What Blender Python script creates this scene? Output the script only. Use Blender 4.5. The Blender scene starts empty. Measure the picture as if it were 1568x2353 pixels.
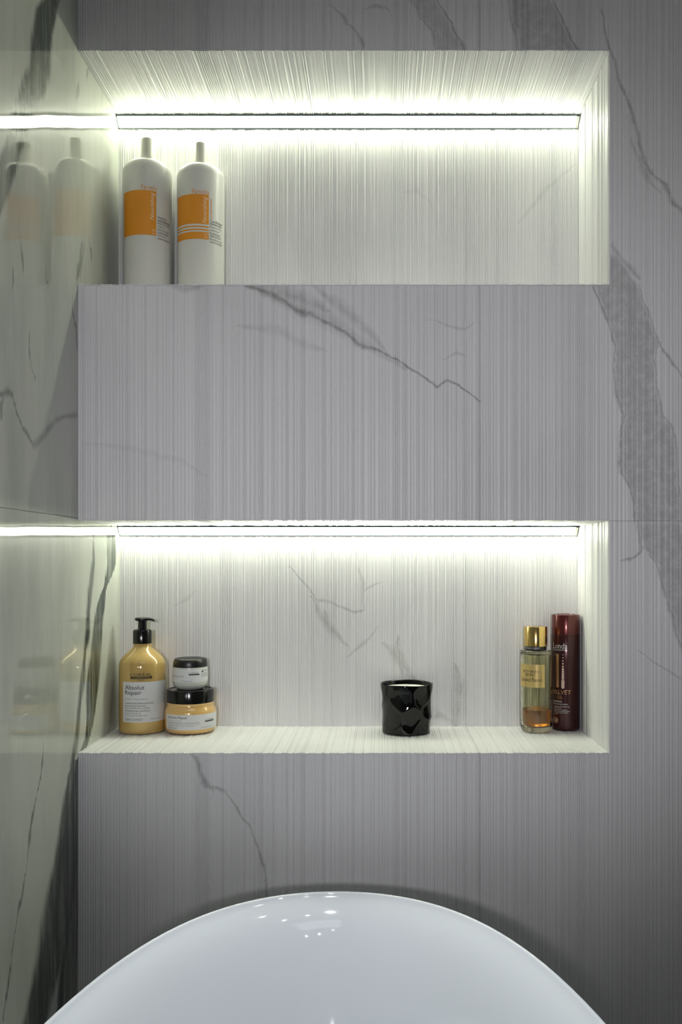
import bpy, bmesh, math, random
from math import sin, cos, pi, asin, atan, radians
from mathutils import Vector

S = bpy.context.scene
COL = S.collection
F, DC, VX, VY, CZ = 2135.0, 1.4, 875.0, 1287.0, 1.04   # focal length in px, camera distance, vanishing point, eye height

# ------------------------------------------------------------------ camera
cam = bpy.data.objects.new('camera', bpy.data.cameras.new('camera'))
COL.objects.link(cam)
cam.location = (0, -DC, CZ)
cam.rotation_euler = (pi / 2, 0, 0)
cam.data.sensor_fit = 'VERTICAL'
cam.data.sensor_height = 36
cam.data.sensor_width = 24
cam.data.lens = 36 * F / 2353
cam.data.shift_x = -(VX - 784) / 2353
cam.data.shift_y = (VY - 1176.5) / 2353
cam.data.clip_start = 0.02
S.camera = cam

# ------------------------------------------------------------------ world, lights, exposure
w = bpy.data.worlds.new('world'); S.world = w
w.use_nodes = True
w.node_tree.nodes['Background'].inputs[0].default_value = (.5, .55, .6, 1)
w.node_tree.nodes['Background'].inputs[1].default_value = 0.05
S.view_settings.view_transform = 'Standard'
S.view_settings.look = 'None'
S.view_settings.exposure = 0.0
S.view_settings.gamma = 1
S.view_settings.use_curve_mapping = False

LED_POWER = 34.0
LED_COL = (.94, 1.0, .77)
H_ROOM = 2.45
W_SPOT = 86.0
W_TUB = 76.0
W_PANEL = 1.0
DOWNLIGHTS = [  # x, y, aim x, aim y, aim z, watts, cone degrees
    (-.06, -1.0, -.06, -.5, .2, W_TUB, 30, .4, (.93, .96, 1.0), .03),
]
def spot(name, loc, aim, power, cone, col, blend=1.0, size=.03):
    l = bpy.data.lights.new(name, 'SPOT'); o = bpy.data.objects.new(name, l); COL.objects.link(o)
    o.location = loc
    o.rotation_euler = (Vector(aim) - Vector(loc)).to_track_quat('-Z', 'Y').to_euler()
    l.energy = power; l.spot_size = radians(cone); l.spot_blend = blend; l.color = col
    l.shadow_soft_size = size
    return o
for x, y, ax, ay, az, p, c, bl, co, sz in DOWNLIGHTS:
    spot('spot_light', (x, y, H_ROOM - .012), (ax, ay, az), p, c, co, bl, sz)
spot('added_wall_spot', (-.10, -2.90, 1.27), (.02, 0, 1.15), W_SPOT, 33, (.985, .965, 1.03), 1.0, .10)  # unseen lamp added behind the camera to light the niche wall from the front
pl = bpy.data.lights.new('added_panel_light', 'AREA'); po = bpy.data.objects.new('added_panel_light', pl); COL.objects.link(po)  # unseen cool panel added for soft fill and a reflection in the candle
pl.shape = 'RECTANGLE'; pl.size = 1.1; pl.size_y = .5; pl.energy = W_PANEL; pl.color = (.87, .94, 1.0)
po.location = (.25, -1.75, H_ROOM - .022)

# ------------------------------------------------------------------ helpers
def link_mesh(name, bm_or_data, mat, parent=None, smooth=35, loc=None):
    me = bpy.data.meshes.new(name)
    if isinstance(bm_or_data, bmesh.types.BMesh):
        bm_or_data.to_mesh(me); bm_or_data.free()
    else:
        me.from_pydata(bm_or_data[0], [], bm_or_data[1])
    me.update()
    if mat: me.materials.append(mat)
    if smooth:
        me.shade_smooth()
        me.set_sharp_from_angle(angle=radians(smooth))
    o = bpy.data.objects.new(name, me); COL.objects.link(o)
    if parent: o.parent = parent
    if loc: o.location = loc
    return o

def empty(name, loc, label, cat, group=None):
    o = bpy.data.objects.new(name, None); COL.objects.link(o)
    o.location = loc; o.empty_display_size = .02
    o['label'] = label; o['category'] = cat
    if group: o['group'] = group
    return o

def boxes(lst):
    v, f = [], []
    for (x0, x1, y0, y1, z0, z1) in lst:
        b = len(v)
        v += [(x0,y0,z0),(x1,y0,z0),(x1,y1,z0),(x0,y1,z0),(x0,y0,z1),(x1,y0,z1),(x1,y1,z1),(x0,y1,z1)]
        f += [tuple(b+i for i in q) for q in ((0,3,2,1),(4,5,6,7),(0,1,5,4),(1,2,6,5),(2,3,7,6),(3,0,4,7))]
    return v, f

def lathe(prof, seg=72, cx=0, cy=0, scale_y=1.0):
    """prof: list of (r, z) from bottom to top (r=0 ends close on the axis)."""
    v, f, rings = [], [], []
    for r, z in prof:
        if r < 1e-7:
            rings.append([len(v)]); v.append((cx, cy, z))
        else:
            rings.append(list(range(len(v), len(v) + seg)))
            v += [(cx + r * sin(2*pi*i/seg), cy - r * cos(2*pi*i/seg) * scale_y, z) for i in range(seg)]
    for a, b in zip(rings, rings[1:]):
        for i in range(seg):
            j = (i + 1) % seg
            if len(a) == 1 and len(b) == 1: continue
            if len(a) == 1: f.append((a[0], b[j], b[i]))
            elif len(b) == 1: f.append((a[i], a[j], b[0]))
            else: f.append((a[i], a[j], b[j], b[i]))
    return v, f

def arc(cx, cz, r, a0, a1, n, sx=1.0):
    return [(cx + sx * r * cos(radians(a0 + (a1-a0)*i/n)), cz + r * sin(radians(a0 + (a1-a0)*i/n))) for i in range(n+1)]

def join(*parts):
    v, f = [], []
    for pv, pf in parts:
        b = len(v); v += list(pv); f += [tuple(b+i for i in q) for q in pf]
    return v, f

def prof_r(prof, z):
    for (r0, z0), (r1, z1) in zip(prof, prof[1:]):
        if z0 <= z <= z1 and z1 > z0:
            return r0 + (r1-r0)*(z-z0)/(z1-z0)
    return prof[-1][0]

# ------------------------------------------------------------------ materials
class NT:
    def __init__(self, name):
        self.m = bpy.data.materials.new(name); self.m.use_nodes = True
        self.t = self.m.node_tree; self.n = self.t.nodes; self.l = self.t.links
        self.b = self.n['Principled BSDF']
    def sock(self, inp, val):
        if isinstance(val, bpy.types.NodeSocket): self.l.new(val, inp)
        elif val is not None: inp.default_value = val
    def math(self, op, a, b=None, clamp=False):
        n = self.n.new('ShaderNodeMath'); n.operation = op; n.use_clamp = clamp
        self.sock(n.inputs[0], a)
        if b is not None: self.sock(n.inputs[1], b)
        return n.outputs[0]
    def noise(self, vec, scale, detail=3, rough=.5):
        n = self.n.new('ShaderNodeTexNoise'); self.sock(n.inputs['Vector'], vec)
        n.inputs['Scale'].default_value = scale; n.inputs['Detail'].default_value = detail
        n.inputs['Roughness'].default_value = rough
        return n.outputs[0]
    def mapping(self, vec, scale=(1,1,1), rot=(0,0,0)):
        n = self.n.new('ShaderNodeMapping'); self.sock(n.inputs[0], vec)
        n.inputs['Scale'].default_value = scale; n.inputs['Rotation'].default_value = rot
        return n.outputs[0]
    def ramp(self, v, a, b, smooth=True):
        n = self.n.new('ShaderNodeMapRange'); n.interpolation_type = 'SMOOTHSTEP' if smooth else 'LINEAR'
        self.sock(n.inputs[0], v); n.inputs[1].default_value = a; n.inputs[2].default_value = b
        return n.outputs[0]
    def mix(self, f, a, b):
        n = self.n.new('ShaderNodeMix'); n.data_type = 'RGBA'
        self.sock(n.inputs[0], f); self.sock(n.inputs[6], a); self.sock(n.inputs[7], b)
        return n.outputs[2]
    def curve(self, v, pts, vector=True):
        n = self.n.new('ShaderNodeFloatCurve'); m = n.mapping; c = m.curves[0]
        m.extend = 'HORIZONTAL'
        pts = sorted(pts)
        if pts[0][0] > .008: pts = [(0., pts[0][1]), (pts[0][0]-.004, pts[0][1])] + pts
        if pts[-1][0] < .992: pts = pts + [(pts[-1][0]+.004, pts[-1][1]), (1., pts[-1][1])]
        c.points[0].location = pts[0]; c.points[1].location = pts[-1]
        for p in pts[1:-1]: c.points.new(*p)
        if vector:
            for p in c.points: p.handle_type = 'VECTOR'
        m.update(); self.sock(n.inputs['Value'], v)
        return n.outputs[0]
    def bump(self, h, strength, dist):
        n = self.n.new('ShaderNodeBump'); self.sock(n.inputs['Height'], h)
        n.inputs['Strength'].default_value = strength; n.inputs['Distance'].default_value = dist
        self.l.new(n.outputs[0], self.b.inputs['Normal'])

def simple(name, col, rough=.5, metal=0, spec=.5, noise_amt=.0, nscale=60, trans=0, ior=1.5, coat=0, emit=None):
    t = NT(name); b = t.b
    c = (*col, 1)
    b.inputs['Roughness'].default_value = rough; b.inputs['Metallic'].default_value = metal
    b.inputs['Specular IOR Level'].default_value = spec
    b.inputs['Transmission Weight'].default_value = trans; b.inputs['IOR'].default_value = ior
    b.inputs['Coat Weight'].default_value = coat; b.inputs['Coat Roughness'].default_value = .05
    if noise_amt:
        g = t.n.new('ShaderNodeTexCoord').outputs['Object']
        nz = t.noise(g, nscale, 3)
        dark = tuple(x * (1 - noise_amt) for x in col) + (1,)
        t.sock(b.inputs['Base Color'], t.mix(nz, dark, c))
    else: b.inputs['Base Color'].default_value = c
    if emit:
        b.inputs['Emission Color'].default_value = (*emit[0], 1); b.inputs['Emission Strength'].default_value = emit[1]
    return t.m

PX = 1600.0; PY = 2400.0
def vein(t, U, V, pts, wid, strg=1.0, along='x', wn=None):
    """pts in (px x, px y); wid: list of (param px, half width px); along: which axis is the parameter."""
    if along == 'x':
        P, Q, sp, sq = U, V, PX, PY
        pp = [(a/sp, b/sq) for a, b in pts]
    else:
        P, Q, sp, sq = V, U, PY, PX
        pp = [(b/sp, a/sq) for a, b in pts]
    c = t.curve(P, pp)
    lo, hi = min(p[0] for p in pp), max(p[0] for p in pp)
    W = [(lo-.002, 0.0)] + [(a/sp, ww/40.) for a, ww in wid] + [(hi+.002, 0.0)]
    W = [p for p in W if 0 <= p[0] <= 1] 
    if W[0][0] > .001 and W[0][1] > 0 and lo > .001: W = [(0., 0.)] + W
    wc = t.curve(P, W)
    wpx = t.math('MULTIPLY', wc, 40.)
    if wn is not None: wpx = t.math('MULTIPLY', wpx, wn)
    dev = t.math('MULTIPLY', t.math('ABSOLUTE', t.math('SUBTRACT', Q, c)), sq)
    k = t.math('DIVIDE', dev, t.math('MAXIMUM', wpx, .05))
    m = t.math('SUBTRACT', 1.0, k, clamp=True)
    m = t.math('MULTIPLY', m, t.ramp(wc, 0.004, .03))
    return t.math('MULTIPLY', m, strg)

def band(t, U, V, L, R, y0, y1, soft=8., strg=.6, along='y'):
    if along == 'y': P, Q, sp, sq = V, U, PY, PX
    else: P, Q, sp, sq = U, V, PX, PY
    cl = t.curve(P, [((y/sp), x/sq) for x, y in L]); cr = t.curve(P, [((y/sp), x/sq) for x, y in R])
    a = t.math('SUBTRACT', Q, cl); b = t.math('SUBTRACT', cr, Q)
    m = t.ramp(t.math('MULTIPLY', t.math('MINIMUM', a, b), sq), 0., soft)
    g = t.math('MULTIPLY', t.ramp(P, (y0-soft)/sp, (y0+soft*2)/sp), t.math('SUBTRACT', 1.0, t.ramp(P, (y1-1)/sp, (y1+1)/sp)))
    return t.math('MULTIPLY', t.math('MULTIPLY', m, g), strg)

def maxall(t, ms):
    r = ms[0]
    for m in ms[1:]: r = t.math('MAXIMUM', r, m)
    return r

def front_coords(t, amp=7.5):
    pos = t.n.new('ShaderNodeNewGeometry').outputs['Position']
    sep = t.n.new('ShaderNodeSeparateXYZ'); t.l.new(pos, sep.inputs[0])
    n1 = t.math('SUBTRACT', t.noise(pos, 26, 4, .65), .5)
    n2 = t.math('SUBTRACT', t.noise(t.mapping(pos, (1,1,1), (.7,1.1,.3)), 26, 4, .65), .5)
    U = t.math('ADD', t.math('MULTIPLY', t.math('ADD', t.math('MULTIPLY', sep.outputs[0], 1525.), VX), 1/PX), t.math('MULTIPLY', n1, amp*3/PX))
    V = t.math('ADD', t.math('MULTIPLY', t.math('ADD', t.math('MULTIPLY', sep.outputs[2], -1525.), VY + 1525.*CZ), 1/PY), t.math('MULTIPLY', n2, amp*3/PY))
    return pos, sep, U, V

BASE = (.80, .795, .80, 1); VEINC = (.20, .205, .20, 1)
def marble(name, build=None, base=BASE, rough=.38):
    t = NT(name)
    pos, sep, U, V = front_coords(t)
    mott = t.ramp(t.noise(pos, 70, 5, .7), .25, .62)
    wn = t.math('ADD', t.math('MULTIPLY', t.noise(pos, 45, 3), 1.3), .35)
    cloud = t.ramp(t.noise(t.mapping(pos, (1,1,.5)), 4.5, 4, .55), .42, .8)
    dark = tuple(x*.84 for x in base[:3]) + (1,)
    col = t.mix(t.math('MULTIPLY', cloud, .8), base, dark)
    if build:
        m = build(t, U, V, wn)
        m = t.math('MULTIPLY', m, t.math('ADD', t.math('MULTIPLY', mott, .6), .4))
        col = t.mix(m, col, VEINC)
    t.sock(t.b.inputs['Base Color'], col)
    t.b.inputs['Roughness'].default_value = rough
    t.b.inputs['Specular IOR Level'].default_value = .35
    t.bump(t.noise(t.mapping(pos, (1,1,.12)), 900, 2), .12, .001)
    return t.m

def front_veins(t, U, V, wn):
    A = []
    def v(*a, **k): A.append(vein(t, U, V, *a, wn=wn, **k))
    v([(560,650),(629,676),(656,694),(688,716),(714,720),(741,734),(786,756),(830,792),(879,810),(924,836),(973,861),(1004,888),(1027,872),(1054,883),(1080,906),(1105,924)],
      [(560,6),(630,15),(700,14),(741,9),(830,11),(880,6),(960,4.5),(1004,5.5),(1054,4.5),(1104,3)], .85)
    v([(720,655),(745,676),(786,707),(839,752),(870,787),(890,812)], [(720,8),(786,30),(860,24),(890,5)], .33)
    v([(590,660),(680,705),(760,735),(850,795),(930,850)], [(590,14),(680,30),(760,34),(850,20),(930,6)], .30)
    v([(600,655),(640,668),(700,690),(760,715)], [(600,12),(650,22),(720,26),(760,8)], .4)
    v([(380,652),(420,665),(470,655)], [(380,6),(420,16),(470,6)], .35)
    v([(985,736),(1036,749),(1071,756),(1090,740)], [(985,2),(1050,5),(1090,3)], .3)
    v([(1020,828),(1049,810),(1068,815)], [(1020,2),(1049,5),(1068,2)], .3)
    v([(540,748),(634,756),(679,783),(714,794),(750,805)], [(540,4),(640,20),(714,14),(750,3)], .2)
    # wide grey vein on the right
    A.append(band(t, U, V, [(1360,560),(1372,620),(1364,658),(1380,699),(1403,748),(1412,798),(1412,843),(1418,910),(1434,955),(1425,1009),(1427,1086),(1452,1126),(1461,1197)],
             [(1400,560),(1440,610),(1466,653),(1497,730),(1511,780),(1506,820),(1511,892),(1524,955),(1547,982),(1556,1023),(1558,1090),(1565,1197)], 585, 1197, 8, .42))
    A.append(band(t, U, V, [(1466,1197),(1476,1262),(1493,1275),(1515,1307),(1533,1379),(1556,1451),(1575,1510),(1595,1700)],
             [(1566,1197),(1580,1300),(1590,1400),(1594,1450),(1596,1510),(1599,1700)], 1194, 1700, 8, .42))
    v([(1364,658),(1380,699),(1403,748),(1412,798),(1412,843),(1418,910),(1434,955),(1425,1009),(1427,1086),(1452,1126),(1461,1196)], [(658,3),(748,6),(850,3),(910,8),(1009,6),(1086,7),(1196,3)], .65, along='y')
    v([(1466,653),(1497,730),(1511,780),(1506,820),(1511,892),(1524,955),(1547,982),(1556,1023),(1558,1090),(1565,1196)], [(653,3),(730,5),(820,3),(955,6),(1090,4),(1196,3)], .5, along='y')
    v([(1511,782),(1524,807),(1545,830),(1568,861),(1598,900)], [(1511,6),(1540,7),(1568,5)], .6)
    v([(1468,1199),(1472,1240),(1472,1265),(1455,1283),(1434,1290)], [(1199,5),(1262,6),(1290,4)], .5, along='y')
    v([(1428,1288),(1450,1286),(1468,1272),(1474,1258)], [(1428,2),(1450,6),(1474,5)], .6)
    v([(1493,1275),(1515,1307),(1533,1379),(1556,1451),(1575,1510)], [(1275,5),(1307,6),(1379,8),(1500,8)], .55, along='y')
    v([(1470,1496),(1506,1523),(1560,1554),(1596,1570)], [(1470,2),(1510,5),(1580,4)], .35)
    v([(1436,880),(1424,895),(1420,905)], [(880,6),(895,9),(905,5)], .35, along='y')
    v([(1464,844),(1478,848),(1490,855)], [(1464,4),(1478,7),(1490,3)], .4)
    v([(1460,898),(1480,902),(1496,898)], [(1460,3),(1480,5),(1496,3)], .4)
    # above
    v([(1383,20),(1390,60),(1400,110),(1413,140),(1424,189),(1446,232),(1463,289),(1475,340),(1481,377),(1500,402),(1529,421),(1547,465),(1568,480),(1590,500)],
      [(20,3),(110,5),(189,5),(289,6),(377,9),(421,8),(465,10),(500,6)], .55, along='y')
    v([(1452,320),(1465,350),(1480,390),(1500,425),(1520,440)], [(320,4),(390,16),(440,6)], .3, along='y')
    v([(1408,560),(1425,590),(1450,615),(1470,640)], [(560,5),(600,12),(640,10)], .4, along='y')
    A.append(band(t, U, V, [(1165,-10),(1171,0),(1176,41),(1187,92),(1190,120)], [(1255,-10),(1268,0),(1294,46),(1314,97),(1332,120)], -20, 125, 10, .4))
    A.append(band(t, U, V, [(925,-10),(935,0),(957,31),(993,71),(998,120)], [(1000,-10),(1008,0),(1039,56),(1059,92),(1075,120)], -20, 125, 10, .33))
    v([(1268,1),(1294,46),(1314,97),(1332,118)], [(1,3),(46,5),(97,5),(118,9)], .65, along='y')
    v([(1171,1),(1176,41),(1187,92),(1190,118)], [(1,6),(41,7),(118,3)], .45, along='y')
    v([(1008,1),(1039,56),(1059,92),(1071,118)], [(1,3),(56,5),(92,8),(118,8)], .65, along='y')
    v([(957,31),(975,50),(993,71),(998,102)], [(31,3),(71,8),(102,4)], .5, along='y')
    v([(755,10),(763,15),(789,31),(794,56),(819,71),(835,104)], [(10,4),(31,7),(56,9),(71,7),(104,9)], .45, along='y')
    v([(845,20),(870,12),(893,20),(899,40)], [(845,3),(870,6),(899,4)], .4)
    # below the lower niche
    v([(430,1728),(437,1732),(457,1748),(460,1773),(472,1805),(490,1816)], [(1728,8),(1748,8),(1773,6),(1805,16),(1816,6)], .55, along='y')
    v([(468,1806),(498,1812),(514,1818),(530,1836),(543,1853)], [(468,6),(500,9),(543,4)], .5)
    v([(543,1853),(555,1879),(578,1907),(597,1965),(610,2003),(611,2051),(614,2120)], [(1853,6),(1879,4),(1907,4),(1965,5),(2003,5),(2120,3)], .55, along='y')
    v([(185,1018),(300,1030),(420,1060),(478,1095)], [(185,3),(300,12),(420,10),(478,3)], .13)
    return maxall(t, A)

def bk(pts, dist=1.624):   # px seen on the niche back -> front plane px
    k = dist / 1.4
    return [(VX + (a-VX)*k, VY + (b-VY)*k) for a, b in pts]
def niche_veins(t, U, V, wn):
    A = []
    def v(p, w, s, along='x'):
        q = bk(p); lo = q[0][0] if along == 'x' else q[0][1]; hi = q[-1][0] if along == 'x' else q[-1][1]
        n = len(w); A.append(vein(t, U, V, q, [(lo + (hi-lo)*i/(n-1), ww) for i, ww in enumerate(w)], s, along, wn))
    v([(665,1301),(711,1351),(726,1378),(761,1383),(784,1393),(812,1408),(833,1403)], [3,8,6,6,6,4], .45)
    v([(715,1370),(740,1420),(772,1454),(787,1473),(800,1485)], [8,30,36,20,6], .42)
    v([(745,1400),(753,1431),(772,1454),(787,1473)], [3,6,7,8], .45, 'y')
    v([(828,1305),(830,1325),(836,1345),(832,1380),(836,1400)], [4,9,5,7], .3, 'y')
    v([(837,1359),(860,1345),(876,1340)], [3,6,3], .35)
    v([(799,1512),(826,1485),(850,1468),(864,1443),(872,1440)], [4,8,14,8,3], .35)
    v([(880,1480),(905,1500),(930,1530),(955,1560)], [8,34,38,14], .34)
    v([(918,1462),(915,1490),(917,1519),(925,1550)], [5,7,8,4], .5, 'y')
    v([(1045,1527),(1058,1560),(1063,1584),(1055,1611),(1050,1650)], [4,7,6,10,8], .45, 'y')
    v([(1045,1530),(1058,1570),(1052,1620),(1045,1668)], [8,26,30,24], .34, 'y')
    v([(985,1655),(1010,1645),(1040,1660)], [6,16,6], .35)
    v([(960,1600),(985,1630),(990,1668)], [10,30,24], .3, 'y')
    v([(400,1390),(430,1375),(450,1360)], [3,10,3], .2)
    return maxall(t, A)
def upper_niche_veins(t, U, V, wn):
    A = []
    def v(p, w, s, along='x'):
        q = bk(p); lo = q[0][0] if along == 'x' else q[0][1]; hi = q[-1][0] if along == 'x' else q[-1][1]
        n = len(w); A.append(vein(t, U, V, q, [(lo + (hi-lo)*i/(n-1), ww) for i, ww in enumerate(w)], s, along, wn))
    v([(1190,520),(1240,455),(1270,420),(1325,380)], [6,14,10,5], .16)
    v([(930,445),(960,440),(985,465),(1000,500)], [4,10,5], .12)
    return maxall(t, A)

M_FRONT = marble('ribbed_marble_front', front_veins)
M_NLOW = marble('ribbed_marble_lower_niche', niche_veins)
M_NUP = marble('ribbed_marble_upper_niche', upper_niche_veins)
M_NPL = marble('ribbed_marble_niche')
M_GROUT = simple('grout', (.42, .42, .41), .85, noise_amt=.2, nscale=300)

def lw(pts):   # px seen on the left wall -> (y, z) world
    r = []
    for X, Y in pts:
        d = .456 * F / (VX - X)
        r.append((d - DC, CZ - (Y - VY) * d / F))
    return r
def polished(name):
    t = NT(name)
    pos = t.n.new('ShaderNodeNewGeometry').outputs['Position']
    sep = t.n.new('ShaderNodeSeparateXYZ'); t.l.new(pos, sep.inputs[0])
    warp = t.math('SUBTRACT', t.noise(t.mapping(pos, (1, 1, .35)), 22, 5, .6), .5)
    fine = t.math('SUBTRACT', t.noise(t.mapping(pos, (1, 1, .12)), 160, 3, .6), .5)
    Y = t.math('ADD', t.math('ADD', sep.outputs[1], t.math('MULTIPLY', warp, .022)), t.math('MULTIPLY', fine, .014))
    Z = sep.outputs[2]
    U = t.math('MULTIPLY', t.math('ADD', Y, .8), 1/1.2)      # y -.8 .. .4
    V = t.math('MULTIPLY', Z, 1/2.45)
    A = []
    def vv(pts, wid, s, along='z', world=False, soft=1.0):
        q = pts if world else lw(pts)
        if along == 'z':
            q = sorted(q, key=lambda p: p[1]); P, Q = V, U
            lo, hi = q[0][1]/2.45, q[-1][1]/2.45
            c = t.curve(P, [(z/2.45, (y+.8)/1.2) for y, z in q]); sq = 1.2
        else:
            q = sorted(q); P, Q = U, V
            lo, hi = (q[0][0]+.8)/1.2, (q[-1][0]+.8)/1.2
            c = t.curve(P, [((y+.8)/1.2, z/2.45) for y, z in q]); sq = 2.45
        n = len(wid)
        W = [(lo-.004, 0.)] + [(lo + (hi-lo)*i/(n-1), ww*10) for i, ww in enumerate(wid)] + [(hi+.004, 0.)]
        wc = t.curve(P, [p for p in W if 0 <= p[0] <= 1])
        dev = t.math('MULTIPLY', t.math('ABSOLUTE', t.math('SUBTRACT', Q, c)), sq*10)
        k = t.math('DIVIDE', dev, t.math('MAXIMUM', wc, .003))
        m = t.ramp(k, 1.0, 1.0 - soft)
        A.append(t.math('MULTIPLY', t.math('MULTIPLY', m, t.ramp(wc, 0, .01)), s))
    # widths from the bottom (low z) to the top
    vv([(150,-60),(122,0),(102,50),(95,120),(88,180),(68,215),(52,262),(32,330),(14,390),(-10,470),(-40,560)],
       [.012,.022,.030,.030,.030,.034,.040,.046,.040,.030,.018,.010], .93, soft=.45)
    vv([(256,1225),(256,1300),(247,1336),(238,1365),(227,1418),(215,1552),(208,1659),(200,1700),(172,1770)],
       [.022,.018,.022,.030,.040,.038,.032,.030,.028,.010,.030,.034,.034], .97, soft=.35)
    vv([(214,1240),(214,1284),(206,1364),(201,1458),(193,1525),(190,1560),(185,1605),(177,1686),(165,1760)],
       [.016,.018,.012,.020,.010,.018,.014,.018,.012,.006], .9, soft=.8)
    vv([(170,1760),(165,1807),(159,1913),(142,2034),(126,2155),(100,2276),(70,2400),(40,2520)],
       [.07,.075,.08,.085,.085,.075,.06,.045,.025], .95, soft=.4)
    vv([(178,1930),(176,1958),(157,2125),(142,2231),(139,2306),(120,2420)], [.02,.02,.018,.018,.01], .98, soft=.6)
    vv([(176,1960),(166,2125),(160,2300),(150,2420)], [.05,.05,.045,.04,.03], .82, soft=.5)
    vv([(100,1710),(95,1780),(85,1830),(78,1860),(68,1912),(62,1980),(55,2040),(40,2110),(30,2190),(22,2245),(8,2330)],
       [.003,.008,.002,.003,.008,.001,.006,.009,.002,.005,.002], .7, soft=1)
    vv([(0,908),(20,900),(31,910),(38,951),(51,982),(64,997),(76,1022)], [.006,.010,.006,.004,.008,.004], .6, 'y')
    vv([(76,1025),(100,1000),(128,966),(150,956),(176,954)], [.010,.012,.008,.006,.010], .45, 'y')
    vv([(165,690),(166,714),(172,740),(176,762),(178,800)], [.004,.006,.005,.007,.003], .7)
    vv([(0,935),(8,925),(3,950)], [.01,.012], .5)
    vv([(68,770),(66,800),(70,840),(80,860)], [.004,.004,.006,.003], .4)
    vv([(187,560),(185,600),(180,625),(176,640)], [.006,.018,.008,.003], .6)
    vv([(205,560),(210,575),(209,590)], [.004,.006,.003], .6)
    vv([(192,565),(188,600),(184,640)], [.003,.004,.003], .5)
    vv([(48,560),(51,590),(53,615)], [.004,.006,.003], .6)
    vv([(105,620),(106,640),(110,650)], [.003,.005,.003], .5)
    vv([(27,620),(30,640),(28,652)], [.004,.010,.004], .5)
    vv([(205,150),(203,165),(200,180)], [.004,.012,.003], .45)
    vv([(182,190),(180,210),(176,225)], [.004,.016,.003], .4)
    vv([(260,1450),(262,1520),(258,1600),(250,1690)], [.012,.022,.024,.014], .35)  # not a vein: the bottle's shadow painted into the wall colour
    m = maxall(t, A)
    streak = t.noise(t.mapping(pos, (1, 1, .10)), 60, 4, .6)
    m = t.math('MULTIPLY', m, t.math('ADD', t.math('MULTIPLY', t.ramp(streak, .3, .62), .35), .65))
    cl = t.ramp(t.noise(t.mapping(pos, (1, 1, .25)), 9, 5, .6), .38, .75)
    base = t.mix(cl, (.56, .575, .52, 1), (.43, .445, .40, 1))
    base = t.mix(t.math('MULTIPLY', t.ramp(streak, .5, .8), .35), base, (.40, .42, .37, 1))
    t.sock(t.b.inputs['Base Color'], t.mix(m, base, (.018, .030, .022, 1)))
    t.b.inputs['Roughness'].default_value = .045
    t.b.inputs['Specular IOR Level'].default_value = .45
    t.bump(t.noise(t.mapping(pos, (1, 1, .5)), 5.5, 1), .22, .012)
    return t.m
M_POL = polished('polished_green_veined_marble')

M_WHITE = simple('white_acrylic', (.80, .83, .87), .06, spec=.5, noise_amt=.02, nscale=8, coat=.3)
M_CHROME = simple('chrome', (.8, .8, .82), .12, 1)
M_ALU = simple('anodised_aluminium', (.13, .16, .18), .4, .7, noise_amt=.15, nscale=200)
M_LED = simple('led_diffuser', (.9, .9, .9), .4, emit=(LED_COL, LED_POWER))
M_CAPW = simple('white_end_cap', (.75, .78, .70), .5, noise_amt=.05)
M_PAINT = simple('painted_plaster', (.22, .22, .22), .8, noise_amt=.06, nscale=12)
M_FLOOR = simple('grey_stone_floor', (.12, .12, .12), .35, noise_amt=.25, nscale=6)
M_BWHITE = simple('white_plastic_bottle', (.71, .70, .665), .32, noise_amt=.02, nscale=40)
M_CWHITE = simple('white_plastic_cap', (.62, .61, .55), .38, noise_amt=.02, nscale=40)
M_ORANGE = simple('orange_print', (.80, .30, .012), .45, noise_amt=.05, nscale=120)
M_ORTXT = simple('orange_lettering', (.85, .33, .06), .45, noise_amt=.03)
M_PALE = simple('pale_lettering', (.88, .76, .58), .45, noise_amt=.03)
M_INK = simple('black_ink', (.015, .017, .015), .45, noise_amt=.2)
M_GREY = simple('grey_ink', (.16, .17, .15), .5, noise_amt=.1)
M_GOLDP = simple('golden_yellow_plastic', (.62, .42, .145), .11, metal=.12, coat=.5, noise_amt=.08, nscale=500)
M_GOLDJ = simple('apricot_yellow_plastic', (.78, .50, .19), .12, metal=.08, coat=.5, noise_amt=.05, nscale=400)
M_BLACK = simple('black_gloss_plastic', (.008, .008, .008), .14, noise_amt=.2, nscale=30)
M_BLKM = simple('black_satin_plastic', (.012, .012, .012), .34, noise_amt=.2, nscale=30)
M_LABEL = simple('white_paper_label', (.70, .70, .72), .42, noise_amt=.04, nscale=90)
M_JAR = simple('pale_grey_jar', (.60, .62, .57), .22, noise_amt=.05, nscale=40, coat=.3)
M_BASEDK = simple('dark_base', (.05, .035, .02), .4, noise_amt=.1)
M_CANDLE = simple('black_glazed_glass', (.003, .003, .003), .05, noise_amt=.2, nscale=30, spec=.4)
M_WAX = simple('white_wax', (.86, .85, .80), .45, noise_amt=.03)
M_WICK = simple('cotton_wick', (.85, .83, .75), .8, noise_amt=.1)
M_MAROON = simple('maroon_metallic_plastic', (.045, .007, .008), .27, metal=.5, coat=.35, noise_amt=.12, nscale=900)
M_MARCAP = simple('maroon_cap', (.10, .013, .011), .24, metal=.55, coat=.4, noise_amt=.08, nscale=900)
M_COPPER = simple('copper_foil', (.60, .33, .17), .28, metal=.75, noise_amt=.1, nscale=300)
M_COPPER2 = simple('copper_ink', (.34, .17, .09), .4, metal=.4, noise_amt=.1, nscale=300)
M_PINKW = simple('pale_pink_foil', (.72, .52, .42), .35, metal=.4, noise_amt=.1, nscale=300)
M_SILVER = simple('silver_lettering', (.68, .67, .66), .35, metal=.2, noise_amt=.05)
M_GOLDM = simple('polished_gold', (.78, .55, .19), .16, metal=1, noise_amt=.04, nscale=60)
M_GLASS = simple('clear_pale_glass', (.93, .92, .74), .0, trans=1, ior=1.45, noise_amt=.01)
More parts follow.
